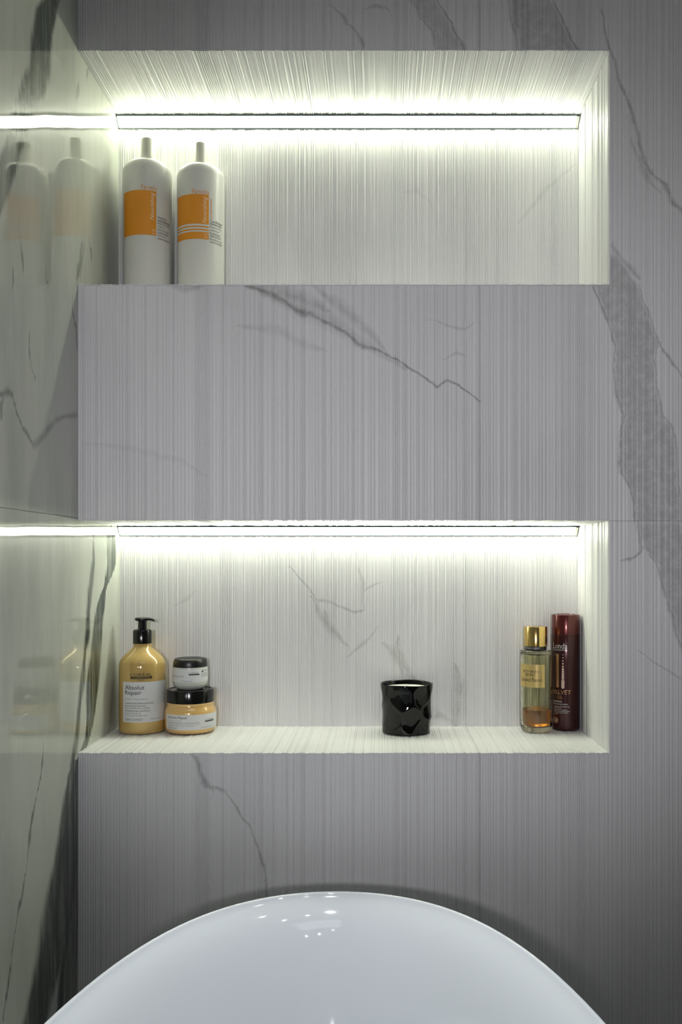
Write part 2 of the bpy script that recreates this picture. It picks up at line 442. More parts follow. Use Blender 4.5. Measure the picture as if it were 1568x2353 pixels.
M_LIQ = simple('amber_liquid', (.74, .26, .022), .0, trans=1, ior=1.34, noise_amt=.02)
M_TUBE = simple('clear_dip_tube', (.92, .92, .82), .15, trans=.6, ior=1.3, noise_amt=.01)
M_GLABEL = simple('gold_foil_label', (.70, .52, .20), .30, metal=.55, noise_amt=.08, nscale=120)
M_DOWNL = simple('lamp_lens', (.9, .9, .9), .3, emit=((1, .97, .95), 60.0))
M_ADDED_LENS = simple('added_lamp_lens', (.9, .9, .9), .3, emit=((.87, .94, 1.0), .8))  # glow for the added wall lamp and ceiling panel

# ------------------------------------------------------------------ ribs
random.seed(11)
def rib_table(a, b, seed):
    rnd = random.Random(seed); u = a; out = []
    while u < b:
        wd = rnd.choice([.0029, .0031, .0034, .0040, .0045, .0051, .0060, .0074]) * rnd.uniform(.94, 1.06)
        out.append((u, wd, 0 if wd < .0033 else rnd.choice([.0002, .0005, .0008, .0010]), rnd.uniform(.0013, .0016) if wd < .0033 else rnd.uniform(.0005, .0009), rnd.uniform(2.0, 3.6))); u += wd
    return out
RIBS = rib_table(-.47, 2.0, 5)
RIBS_SIDE = rib_table(-.02, .30, 9)
def rib_profile(tab, a, b, nseg=8):
    """list of (u, recess) between a and b; crest at the surface plane, grooves behind it."""
    pts = []
    for u, wd, off, dep, pw in tab:
        if u + wd <= a or u >= b: continue
        for i in range(nseg):
            s = i / nseg; uu = u + wd * s
            if a < uu < b:
                k = abs(2*s-1) ** pw
                pts.append((uu, min(.0016, off + dep * k)))
    def val(x):
        for u, wd, off, dep, pw in tab:
            if u <= x < u + wd: return min(.0016, off + dep * abs(2*(x-u)/wd-1) ** pw)
        return .0005
    return [(a, val(a))] + pts + [(b, val(b))]
def ribbed(tab, rects, org, Ua, Va, Na, th):
    """closed ribbed tile; rects in (u0,u1,v0,v1); ribs run along V; recessed against N."""
    v, f = [], []
    O, Uv, Vv, N = map(Vector, (org, Ua, Va, Na))
    flip = Uv.cross(Vv).dot(N) < 0
    def P(u, vv, d): return tuple(O + Uv*u + Vv*vv - N*d)
    def add(q): f.append(tuple(reversed(q)) if flip else tuple(q))
    for (u0, u1, v0, v1) in rects:
        pr = rib_profile(tab, u0, u1); n = len(pr); b = len(v)
        v += [P(u, v0, d) for u, d in pr] + [P(u, v1, d) for u, d in pr]
        for i in range(n-1): add((b+i, b+i+1, b+n+i+1, b+n+i))
        c = len(v)                      # ends
        v += [P(u, v0, d) for u, d in pr] + [P(u1, v0, th), P(u0, v0, th)]
        v += [P(u, v1, d) for u, d in pr] + [P(u1, v1, th), P(u0, v1, th)]
        add(tuple(reversed(range(c, c+n+2)))); add(tuple(range(c+n+2, c+2*n+4)))
        e = len(v)
        v += [P(u0,v0,pr[0][1]), P(u0,v1,pr[0][1]), P(u0,v1,th), P(u0,v0,th), P(u1,v0,pr[-1][1]), P(u1,v1,pr[-1][1]), P(u1,v1,th), P(u1,v0,th)]
        add((e, e+1, e+2, e+3)); add((e+4, e+7, e+6, e+5)); add((e+3, e+2, e+6, e+7))
    return v, f

XL, XR, XS = -.456, .344, .1495
ZU1, ZU0, ZL1, ZL0 = 1.807, 1.456, 1.099, .750
DU, DL = .216, .224
G = .0002; E = .0021
XE, ZT = 1.9, H_ROOM

bl = []
yb0, yb1 = .0085, .03
bl += [(XL-.01, XE, yb0, yb1, 0, ZL0-.002), (XR+.002, XE, yb0, yb1, ZL0, ZT), (XL-.01, XR+.002, yb0, yb1, ZL1+.002, ZU0-.002), (XL-.01, XR+.002, yb0, yb1, ZU1+.002, ZT)]
for z0, z1, d in ((ZU0, ZU1, DU), (ZL0, ZL1, DL)):
    bl += [(XL-.01, XR+.03, yb0, d+.02, z0-.02, z0-.0022), (XL-.01, XR+.03, yb0, d+.02, z1+.0022, z1+.02),
           (XR+.0022, XR+.03, yb0, d+.02, z0-.0022, z1+.0022), (XL-.01, XR+.03, d+.0022, d+.02, z0-.02, z1+.02)]
wall_back = link_mesh('wall_back', boxes(bl), M_GROUT, smooth=0); wall_back['kind'] = 'structure'
def tile(rects, org, U, V, N, mat, tab=RIBS, th=.0020):
    return link_mesh('tile', ribbed(tab, rects, org, U, V, N, th), mat, wall_back, smooth=50)
X, Y, Z = (1,0,0), (0,1,0), (0,0,1)
NF = (0,-1,0)
def fr(rects): tile(rects, (0,0,0), X, Z, NF, M_FRONT, th=.008)
fr([(XL, XS-G, ZU1+E, ZL1+1.2), (XL, XS-G, ZL1+E, ZU0-E)])
fr([(XS+G, XR+E, ZU1+E, ZL1+1.2), (XS+G, XR+E, ZL1+E, ZU0-E), (XR+E, .7495-G, ZL1+G, ZL1+1.2)])
fr([(XL, XS-G, .002, ZL0-E)])
fr([(XS+G, XR+E, .002, ZL0-E), (XR+E, .7495-G, .002, ZL1-G)])
for a, b in ((.7495, 1.3495), (1.3495, XE)):
    fr([(a+G, b-G, ZL1+G, ZL1+1.2)]); fr([(a+G, b-G, .002, ZL1-G)])
for z0, z1, d, mb in ((ZU0, ZU1, DU, M_NUP), (ZL0, ZL1, DL, M_NLOW)):
    for a, b in ((XL, XS-G), (XS+G, XR+.0017)):
        tile([(a, b, z0-.0017, z1+.0017)], (0, d, 0), X, Z, NF, mb)                    # back
        tile([(a, b, 0, d+.0017)], (0, 0, z0), X, Y, (0,0,1), M_NPL)            # shelf
        tile([(a, b, 0, d+.0017)], (0, 0, z1), X, Y, (0,0,-1), M_NPL)           # soffit
    tile([(0, d+.0017, z0-.0017, z1+.0017)], (XR, 0, 0), Y, Z, (-1,0,0), M_NPL, RIBS_SIDE)   # side

# ------------------------------------------------------------------ left wall and the rest of the room
wall_left = link_mesh('wall_left', boxes([(XL-.05, XL-.0015, -3.0, .26, 0, ZT)]), M_GROUT, smooth=0); wall_left['kind'] = 'structure'
JY = [.30, -.376, -.976, -1.576, -2.176, -2.776, -3.0]
for y1, y0 in zip(JY, JY[1:]):
    for z0, z1 in ((.0, 1.1030), (1.1036, 2.3045), (2.306, ZT)):
        if z1 - z0 < .02: continue
        link_mesh('tile', boxes([(XL-.009, XL, y0+.0006, y1-.0006, z0+.0001, z1-.0001)]), M_POL, wall_left, smooth=0)
def plain(name, b, m):
    o = link_mesh(name, boxes(b), m, smooth=0); o['kind'] = 'structure'; return o
plain('floor', [(XL-.05, XE+.05, -3.05, .05, -.05, 0)], M_FLOOR)
plain('ceiling', [(XL-.05, XE+.05, -3.05, .05, ZT, ZT+.05)], M_PAINT)
plain('wall_right', [(XE, XE+.05, -3.05, .05, 0, ZT)], M_PAINT)
plain('wall_front', [(XL-.05, XE+.05, -3.05, -3.0, 0, ZT)], M_PAINT)
link = None

# ------------------------------------------------------------------ LED bars in the niche corners
def led_bar(z1, d, label):
    t = empty('led_light_bar', (XL, d-.0001, z1), label, 'light', 'linear lamps under the niche soffits')
    x0, x1 = .0004, XR - XL - .0012
    def ext(poly, a, b):     # poly in (out, down)
        n = len(poly); v = [(a, -p, -q) for p, q in poly] + [(b, -p, -q) for p, q in poly]
        f = [tuple(range(n)), tuple(reversed(range(n, 2*n)))]
        f += [(i, n+i, n+(i+1) % n, (i+1) % n) for i in range(n)]
        return v, f
    k = .0165
    link_mesh('housing', join(ext([(0,0),(k,0),(k,.0026),(k-.0010,.0026),(k-.0010,.0008),(0,.0008)], x0, x1),
                              ext([(0,.0008),(.0008,.0008),(.0008,k-.0009),(.0014,k-.0009),(.0014,k),(0,k)], x0, x1)), M_ALU, t, smooth=0)
    a = (k-.0011, .0026); b = (.0016, k-.0012)
    arcp = []
    for i in range(9):
        s = i/8; bul = .0009*sin(pi*s)
        arcp.append((a[0]+(b[0]-a[0])*s + bul, a[1]+(b[1]-a[1])*s + bul))
    link_mesh('diffuser', ext([(.0015,.0012)] + arcp, x0+.0012, x1-.0045), M_LED, t)
    full = [(0,0),(k,0),(k,.002)] + [(p+.0003,q+.0003) for p, q in arcp[1:-1]] + [(.0016,k),(0,k)]
    link_mesh('end_cap', ext(full, x0-.0002, x0+.0010), M_ALU, t, smooth=0)
    c = link_mesh('end_cap', ext(full, x1-.0043, x1), M_CAPW, t, smooth=0); c['label'] = 'white end cap'
led_bar(ZU1, DU, 'glowing white linear lamp in the top back corner of the upper niche')
led_bar(ZL1, DL, 'glowing white linear lamp in the top back corner of the lower niche')

# ------------------------------------------------------------------ ceiling downlights above the frame, added wall lamp and panel
def downlight(x, y, label, em=True):
    t = empty('ceiling_downlight', (x, y, ZT), label, 'downlight', 'round downlights in the ceiling')
    link_mesh('trim_ring', lathe([(.030,-.001),(.034,-.006),(.043,-.006),(.046,-.0005),(.030,-.0005)], 32), M_CAPW, t)
    link_mesh('lens', lathe([(0,-.0012),(.030,-.0012),(.030,-.0005),(0,-.0005)], 32), M_DOWNL, t)
DL = [(-.06, -1.0), (-.1, -2.2), (.35, -1.1), (.8, -1.1), (.8, -1.62), (.35, -2.4), (.8, -2.4), (.8, -.55)]
WHERE = ['straight above the bathtub', 'above the left wall side, behind the bathtub', 'right of the bathtub near its far end', 'further right, level with the bathtub middle',
         'further right, beside the added panel lamp', 'behind the added panel lamp', 'in the back right corner of the ceiling', 'far right, nearest the ribbed wall']
for (x, y), wh in zip(DL, WHERE): downlight(x, y, 'small round ceiling downlight ' + wh)
DL = .224
t = empty('added_wall_lamp', (-.10, -3.0, 1.27), 'unseen round fill lamp added on the wall facing the niches', 'wall lamp')  # fixture of the added front fill lamp, out of view
b = lathe([(0,0),(.085,0),(.085,.012),(.080,.020),(.072,.022),(0,.022)], 48)
link_mesh('base', ([(x, z, y) for x, y, z in b[0]], b[1]), M_CAPW, t)
b = lathe([(0,.0222),(.070,.0222),(.068,.036),(.055,.045),(0,.047)], 48)
link_mesh('lens', ([(x, z, y) for x, y, z in b[0]], b[1]), M_ADDED_LENS, t)
t = empty('added_ceiling_panel', (.25, -1.75, ZT), 'unseen flat cool white fill panel added on the ceiling', 'ceiling light')  # fixture of the added cool fill panel, out of view
link_mesh('frame', boxes([(-.57,.57,-.27,-.25,-.02,0),(-.57,.57,.25,.27,-.02,0),(-.57,-.55,-.25,.25,-.02,0),(.55,.57,-.25,.25,-.02,0)]), M_CAPW, t, smooth=0)
link_mesh('lens', boxes([(-.55,.55,-.25,.25,-.012,-.002)]), M_ADDED_LENS, t, smooth=0)

# ------------------------------------------------------------------ bathtub
def bathtub():
    cx, cy, A, B = -.061, -.80, .70, .385
    t = empty('bathtub', (cx, cy, 0), 'white glossy oval freestanding bathtub in front of the ribbed marble wall', 'bathtub')
    seg = 160
    def rimz(yr):
        d = min(1.0, max(0.0, (A - abs(yr)) / .55)); return .578 - .085 * (d*d*(3-2*d))
    def ring(a, b, zf):
        return [(b*sin(2*pi*i/seg), a*cos(2*pi*i/seg), zf) for i in range(seg)]
    rings = []
    zf = .12
    def add(off, zfun):
        r = []
        for i in range(seg):
            th = 2*pi*i/seg; x, y = (B-off)*sin(th), (A-off)*cos(th)
            r.append((x, y, zfun(rimz(A*cos(th)))))
        rings.append(r)
    # outer shell from the floor up (base is narrower)
    for s in [0, .02, .1, .25, .45, .65, .82, .93]:
        off = .13 * (1 - s) ** 1.6 + (.012 if s == 0 else 0)
        add(off + .0, (lambda s: (lambda rz: s*(rz-.016)))(s))
    for a in range(-20, 161, 20):            # rolled lip
        add(.0045 - .0045*cos(radians(a)), (lambda a: (lambda rz: rz-.0045 + .0045*sin(radians(a))))(a))
    # inside
    for s in [.01, .025, .045, .07, .10, .14, .19, .25, .32, .40, .5, .6, .7, .8, .88, .94, 1.0]:
        off = .0090 + .020 * (1 - math.exp(-s/.05)) + .17 * s + .07 * max(0, (s-.7)/.3) ** 2
        add(off, (lambda s: (lambda rz: (rz-.0045) + (zf-(rz-.0045)) * (s - .06*sin(pi*s))))(s))
    add(.345, lambda rz: zf - .004)
    v = [p for r in rings for p in r]; f = []
    for k in range(len(rings)-1):
        for i in range(seg):
            j = (i+1) % seg; a, b = k*seg, (k+1)*seg
            f.append((a+j, a+i, b+i, b+j))
    n = len(v); v.append((0, 0, zf-.005)); a = (len(rings)-1)*seg
    f += [(a+(i+1) % seg, a+i, n) for i in range(seg)]
    f.append(tuple(range(seg)))
    link_mesh('basin', (v, f), M_WHITE, t, smooth=60)
    link_mesh('drain', lathe([(0,zf+.001),(.026,zf+.001),(.030,zf-.001),(.030,zf-.004),(0,zf-.004)][::-1], 40, 0, 0), M_CHROME, t)
bathtub()

# ------------------------------------------------------------------ printing on bottles
def text2d(s, shear=0.0, font_offset=0.0):
    c = bpy.data.curves.new('txt', 'FONT'); c.body = s; c.size = 1; c.shear = shear; c.offset = font_offset
    c.resolution_u = 2; c.fill_mode = 'FRONT'
    o = bpy.data.objects.new('txt', c); COL.objects.link(o)
    bpy.context.view_layer.update()
    dg = bpy.context.evaluated_depsgraph_get()
    me = o.evaluated_get(dg).to_mesh()
    v = [(p.co.x, p.co.y) for p in me.vertices]; f = [tuple(p.vertices) for p in me.polygons]
    o.evaluated_get(dg).to_mesh_clear()
    bpy.data.objects.remove(o); bpy.data.curves.remove(c)
    return v, f
class Print:
    """wraps flat print on a lathed body. Xc: px centre, Rp: px radius, dist: camera to axis, prof: body profile."""
    def __init__(self, root, Xc, Rp, dist, rmax, prof):
        self.root, self.Xc, self.Rp, self.dist, self.r, self.prof = root, Xc, Rp, dist, rmax, prof
        self.av = atan(-root.location.x / dist)
        self.z0 = root.location.z
        self.k = (dist - rmax) / F
    def ang(self, X): return asin(max(-1, min(1, (X - self.Xc) / self.Rp))) + self.av
    def zz(self, Y): return CZ - (Y - VY) * self.k - self.z0
    def wrap(self, a, z, off):
        r = prof_r(self.prof, z) + off
        return (r*sin(a), -r*cos(a), z)
    def patch(self, name, X0, X1, Y0, Y1, mat, off=.0002, parent=None, angs=None, n=40):
        a0, a1 = angs if angs else (self.ang(X0), self.ang(X1)); z1, z0 = self.zz(Y0), self.zz(Y1)
        m = 6; v = []; f = []
        for side, o in ((0, off), (1, off-.00018)):
            for j in range(m+1):
                for i in range(n+1):
                    v.append(self.wrap(a0+(a1-a0)*i/n, z0+(z1-z0)*j/m, o))
        for j in range(m):
            for i in range(n):
                b = j*(n+1)+i; f.append((b, b+1, b+n+2, b+n+1))
        return link_mesh(name, (v[:(m+1)*(n+1)], f), mat, parent or self.root, smooth=60)
    def text(self, items, mat, off=.00035, name='lettering', parent=None):
        """items: (string, X0, X1, Ytop, Ybottom, mode, shear); one mesh for a block of print."""
        V, Fc = [], []
        for it in items:
            s, X0, X1, Y0, Y1 = it[:5]; mode = it[5] if len(it) > 5 else 'h'; sh = it[6] if len(it) > 6 else 0
            v, f = text2d(s, sh)
            if mode == 'up': v = [(-y, x) for x, y in v]
            xs = [p[0] for p in v]; ys = [p[1] for p in v]
            xa, xb, ya, yb = min(xs), max(xs), min(ys), max(ys)
            a0, a1 = self.ang(X0), self.ang(X1); z1, z0 = self.zz(Y0), self.zz(Y1)
            b = len(V)
            V += [self.wrap(a0+(a1-a0)*(x-xa)/(xb-xa), z0+(z1-z0)*(y-ya)/(yb-ya), off) for x, y in v]
            Fc += [tuple(b+i for i in q) for q in f]
        return link_mesh(name, (V, Fc), mat, parent or self.root, smooth=0)
    def shape(self, polys, mat, off=.00035, name='emblem', parent=None):
        """polys: lists of px points"""
        V, Fc = [], []
        for p in polys:
            b = len(V); V += [self.wrap(self.ang(x), self.zz(y), off) for x, y in p]
            Fc.append(tuple(reversed(range(b, len(V)))))
        return link_mesh(name, (V, Fc), mat, parent or self.root, smooth=0)
def disc(cx, cy, rx, ry, n=14): return [(cx+rx*cos(2*pi*i/n), cy-ry*sin(2*pi*i/n)) for i in range(n)][::-1]
def rect(x0, x1, y0, y1): return [(x0,y0),(x0,y1),(x1,y1),(x1,y0)][::-1]

# ------------------------------------------------------------------ the two white bottles (upper niche)
def white_bottle(Xc, Rp, dist, capX, Ytop, Yneck, Ysh, label, kind):
    x = (Xc - VX) * dist / F
    t = empty('hair_care_bottle', (x, dist-DC, ZU0), label, 'bottle', 'white bottles on the upper niche shelf')
    r = Rp * dist / F
    ztop = CZ + (VY-Ytop)*dist/F - ZU0; zn = CZ + (VY-Yneck)*dist/F - ZU0; zs = CZ + (VY-Ysh)*dist/F - ZU0
    rb = r*.97
    prof = [(0,.0015),(rb-.008,.0015),(rb-.007,0),(rb-.003,0),(rb-.0006,.0015),(rb,.005)]
    prof += [(rb + (r-rb)*s, .005 + (zs-.005)*s) for s in (.25,.5,.75,1)]
    zc = zs; hh = CZ + (VY-Ysh+28)*dist/F - ZU0 - zs
    for i in range(1, 15):
        a = pi/2 * i/15
        prof.append((.0135 + (r-.0135)*cos(a)**.75, zc + hh*sin(a)))
    prof += [(.0128, zn-.0015), (.0125, zn), (0, zn)]
    link_mesh('body', lathe(prof, 96), M_BWHITE, t, smooth=40)
    rc = 14.8*dist/F
    cap = [(0,zn+.0002),(rc*.93,zn+.0002),(rc,zn+.001),(rc,ztop-.003),(rc-.0008,ztop-.001),(rc-.0025,ztop),(0,ztop)]
    link_mesh('cap', lathe(cap, 64), M_CWHITE, t, smooth=40)
    return t, Print(t, Xc, Rp, dist, r, prof)
t, P = white_bottle(339, 55.3, 1.574, 338.5, 320, 373, 404, 'white bottle with a solid orange rectangle, nearer the glossy left wall, upper niche', 1)
P.patch('orange_label', 287.3, 358.4, 436, 538.6, M_ORANGE)
P.text([('Fanola', 325, 360, 424, 434)], M_ORTXT)
P.text([('Nourishing', 344.5, 356.5, 440, 503, 'up', .25), ('1000 ml e', 349, 357, 524, 529), ('33.8 fl.oz', 349, 357, 532, 536)], M_PALE)
P.text([('Shampoo', 361, 382, 492, 498), ('ristrutturante', 361, 388, 498.5, 505)], M_INK)
P.text([('Restructuring', 361, 387, 506, 512), ('shampoo', 361, 379, 513, 518), ('Shampooing', 361, 385, 520, 526), ('restructurant', 361, 385.5, 527, 532),
        ('Champu', 361, 380, 534, 539), ('reestructurante', 361, 388, 541, 545.5)], M_GREY)
t, P = white_bottle(461.5, 54.4, 1.584, 460, 330, 381, 413.5, 'white bottle with two thin orange stripes across its orange print, upper niche', 2)
for a, b in ((445.3, 513.7), (518.2, 521.2), (525.3, 528.4), (532, 548.4)):
    P.patch('orange_label', 410, 479.3, a, b, M_ORANGE)
P.text([('Fanola', 442, 480, 434, 444), ('DRY HAIR TREATMENT', 482.5, 487, 452, 498, 'up')], M_ORTXT)
P.text([('Nourishing', 465.5, 477.5, 450, 511, 'up', .25), ('1000 ml e', 469, 478, 535, 539), ('33.8 fl.oz', 469, 478, 541.5, 545.5)], M_PALE)
P.text([('Conditioner', 481.5, 510, 501, 507), ('ristrutturante', 481.5, 508, 507.5, 513)], M_INK)
P.text([('Restructuring', 481.5, 507, 515, 521), ('conditioner', 481.5, 503, 522, 527), ('Revitalisant', 481.5, 505, 529, 535), ('restructurant', 481.5, 506.5, 536, 541),
        ('Acondicionador', 481.5, 509.5, 543, 548), ('reestructurante', 481.5, 509, 550, 554.5)], M_GREY)

# ------------------------------------------------------------------ yellow pump bottle
def pump_bottle():
    dist = 1.579; Xc = 327.3; x = (Xc-VX)*dist/F; r = .0388
    t = empty('pump_bottle', (x, dist-DC, ZL0), 'yellow pump bottle with black pump head and white label beside the left wall', 'bottle')
    kz = dist/F
    def zz(Y): return CZ - (Y-VY)*kz - ZL0
    zn = zz(1478)
    prof = [(0,.002),(r-.008,.002),(r-.006,.0005),(r-.002,.0008),(r-.0004,.003),(r,.006),(r,.03),(r,.06),(r,.09),(r,zz(1532)),(r*.985,zz(1523)),(r*.945,zz(1516)),
            (r*.86,zz(1509)),(r*.73,zz(1502)),(r*.60,zz(1496)),(r*.49,zz(1490.5)),(r*.415,zz(1487)),(r*.385,zz(1484)),(r*.375,zz(1480.5)),(r*.40,zz(1480)),(r*.40,zn),(0,zn)]
    link_mesh('body', lathe(prof, 96), M_GOLDP, t, smooth=45)
    link_mesh('base_ring', lathe([(0,0),(r-.0065,0),(r-.0062,.0018),(0,.0018)], 64), M_BASEDK, t)
    c0, c1 = zn+.0002, zz(1446)
    rc = .0157
    link_mesh('collar', lathe([(0,c0),(rc,c0),(rc,c1-.003),(rc-.0009,c1-.001),(rc-.003,c1),(.0088,c1+.0004),(.0078,c1+.0012),(0,c1+.0012)], 64), M_BLACK, t, smooth=40)
    s1 = zz(1426)
    link_mesh('stem', lathe([(0,c1+.001),(.0074,c1+.001),(.0072,s1),(0,s1)], 40), M_BLACK, t, smooth=40)
    # head: flat oval plate with spout to the right
    secs = []   # (x, half depth, z bottom, z top)
    z0, z1 = zz(1427.5), zz(1418.5)
    for xx, hd, zb, zt in ((-.0120,.0022,z0+.0028,z1-.0016),(-.0112,.0058,z0+.0012,z1-.0004),(-.0085,.0088,z0+.0002,z1),(-.004,.0102,z0-.0004,z1+.0004),(.001,.0104,z0-.0004,z1+.0004),
                           (.006,.0090,z0+.0002,z1+.0002),(.0105,.0058,z0+.0010,z1-.0002),(.0140,.0040,z0+.0012,z1-.0006),(.0185,.0032,z0+.0002,z1-.0022),(.0208,.0026,z0-.0012,z1-.0044)):
        secs.append([(xx, hd*cos(2*pi*i/20), (zb+zt)/2 + (zt-zb)/2*math.copysign(abs(sin(2*pi*i/20))**.6, sin(2*pi*i/20))) for i in range(20)])
    v = [p for s in secs for p in s]; f = []
    for k in range(len(secs)-1):
        for i in range(20): j = (i+1) % 20; f.append((k*20+i, k*20+j, (k+1)*20+j, (k+1)*20+i))
    f.append(tuple(reversed(range(20)))); f.append(tuple(range(len(v)-20, len(v))))
    link_mesh('pump_head', (v, f), M_BLACK, t, smooth=50)
    P = Print(t, Xc, 52.6, dist, r, prof)
    P.patch('label', 0, 0, 1567.5, 1660.5, M_LABEL, angs=(P.ang(285.3), radians(112)))
    P.text([("L'ORÉAL", 301, 348, 1545.5, 1553.5), ('PARIS', 318, 331, 1561.8, 1564.3)], M_INK)
    P.shape([rect(301.5+i*5.85, 301.5+(i+1)*5.85, 1555, 1560.3) for i in range(8)], M_INK, name='brand_bar')
    P.text([('PROFESSIONNEL', 303.5, 346.5, 1556.4, 1559)], M_GOLDP, off=.0005)
    P.text([('Absolut', 290, 332, 1575, 1585), ('Repair', 290, 325.5, 1587, 1599.5)], M_INK)
    P.text([('SHAMPOOING PROFESSIONNEL', 290, 352.5, 1615, 1618.2), ('PROFESSIONAL SHAMPOO', 290, 343.5, 1632.5, 1635.7)], M_INK)
    P.text([('PROTEIN + GOLD QUINOA', 290, 339, 1605.7, 1608.7), ('Restructurant instantané', 290, 337, 1620, 1624), ('Pour cheveux secs et abîmés', 290, 343.5, 1625.3, 1629),
            ('Instant resurfacing', 290, 324, 1637.6, 1641.6), ('For dry and damaged hair', 290, 338, 1642.6, 1646.6), ('500 ML e 16.9 FL.OZ.', 346, 370.5, 1652.3, 1654.8)], M_GREY)
    P.text([('SERIE EXPERT', 290, 329, 1651.5, 1656.5)], M_GREY)
pump_bottle()

# ------------------------------------------------------------------ apricot jar and the small jar on it
def big_jar():
    dist = 1.5785; Xc = 438; x = (Xc-VX)*dist/F; r = .0430
    t = empty('hair_mask_jar', (x, dist-DC, ZL0), 'squat apricot yellow jar with broad black lid and white label', 'jar')
    prof = [(0,.002),(r*.80,.002),(r*.83,.0005),(r*.90,.0012),(r*.955,.0035),(r*.985,.007),(r*.998,.012),(r,.02),(r,.030),(r*.995,.034),(r*.982,.0375),(r*.955,.0408),(r*.925,.0432),(r*.905,.0455),(r*.90,.0478),(r*.92,.0488),(r*.925,.0506),(0,.0506)]
    link_mesh('body', lathe(prof, 96), M_GOLDJ, t, smooth=45)
    link_mesh('base_ring', lathe([(0,0),(r*.80,0),(r*.81,.0018),(0,.0018)], 64), M_BASEDK, t)
    rl = .0398; l0, l1 = .0508, .0722
    link_mesh('lid', lathe([(0,l0),(rl,l0),(rl,l1-.002),(rl-.0006,l1-.0006),(rl-.002,l1),(rl-.0045,l1),(rl-.005,l1-.0008),(0,l1-.0008)], 96), M_BLACK, t, smooth=40)
    P = Print(t, Xc, 58.4, dist, r, prof)
    P.patch('label', 0, 0, 1643.5, 1678.5, M_LABEL, angs=(P.ang(385), radians(125)))
    P.text([('Absolut Repair', 389, 431.5, 1646.5, 1654.5)], M_INK)
    P.text([('MASQUE PROFESSIONNEL / PROFESSIONAL MASK', 389, 458.5, 1661, 1663.4)], M_INK)
    P.text([('PROTEIN + GOLD QUINOA', 389, 419, 1656.3, 1658.3), ('Restructurant instantané pour cheveux secs et abîmés', 389, 459, 1664.6, 1667),
            ('Instant resurfacing for dry and damaged hair', 389, 447, 1668, 1670.6), ('SERIE EXPERT', 389, 409.5, 1673, 1676), ('250 ML e 8.5 FL.OZ', 462, 483, 1672.5, 1675)], M_GREY)
    P.text([("L'ORÉAL", 470, 488.5, 1654.3, 1658.3)], M_GREY)
    P.shape([rect(470+i*3.17, 470+(i+1)*3.17, 1659, 1661.8) for i in range(6)], M_INK, name='brand_bar')
    return x, dist, ZL0 + l1 - .0008
bx, bd, bz = big_jar()
def small_jar():
    dist = bd; Xc = 437.3; x = (Xc-VX)*dist/F; r = .0292
    t = empty('cosmetic_jar', (x, dist-DC, bz), 'small pale jar with black lid stacked on the big jar', 'jar')
    prof = [(0,.0008),(r*.55,.0008),(r*.60,0),(r*.70,.0005),(r*.84,.0028),(r*.94,.0062),(r*.985,.0102),(r,.0142),(r,.020),(r,.028),(r*.998,.0365),(r*.985,.0383),(r*.93,.0386),(0,.0386)]
    link_mesh('body', lathe(prof, 96), M_JAR, t, smooth=45)
    rl = r*.985; l0 = .0388
    link_mesh('lid', lathe([(0,l0),(rl,l0),(rl,l0+.001),(rl*.992,l0+.0055),(rl*.965,l0+.0095),(rl*.92,l0+.0122),(rl*.84,l0+.0136),(rl*.64,l0+.0140),(rl*.60,l0+.0130),(rl*.56,l0+.0128),(rl*.52,l0+.0138),(0,l0+.0142)], 96), M_BLKM, t, smooth=60)
    P = Print(t, Xc, 39.5, dist, r, prof)
    P.patch('label', 0, 0, 1538.5, 1568.5, M_LABEL, angs=(radians(-140), radians(150)), n=90)
    P.text([("L'ORÉAL", 434, 456, 1544.5, 1548.6)], M_GREY)
    P.shape([rect(434+i*3.95, 434+(i+1)*3.95, 1549.2, 1552) for i in range(6)], M_INK, name='brand_bar')
    P.text([('PROFESSIONAL MASK', 398.2, 424, 1553.5, 1556), ('Nettoyant', 398.2, 408, 1557, 1559), ('Prohibitamus', 419.5, 441, 1564.2, 1567),
            ('250 ml e 8.5 fl.oz', 463, 476, 1541, 1544), ('IMPORTADO POR', 462, 476, 1548, 1550.5), ('PARIS FRANCE', 462, 475.5, 1552, 1554), ('MADE IN SPAIN', 462, 475, 1555, 1557)], M_GREY)
    P.shape([[(461.5,1546),(466.5,1546),(465,1541.5)]], M_INK, name='brand_bar')
small_jar()

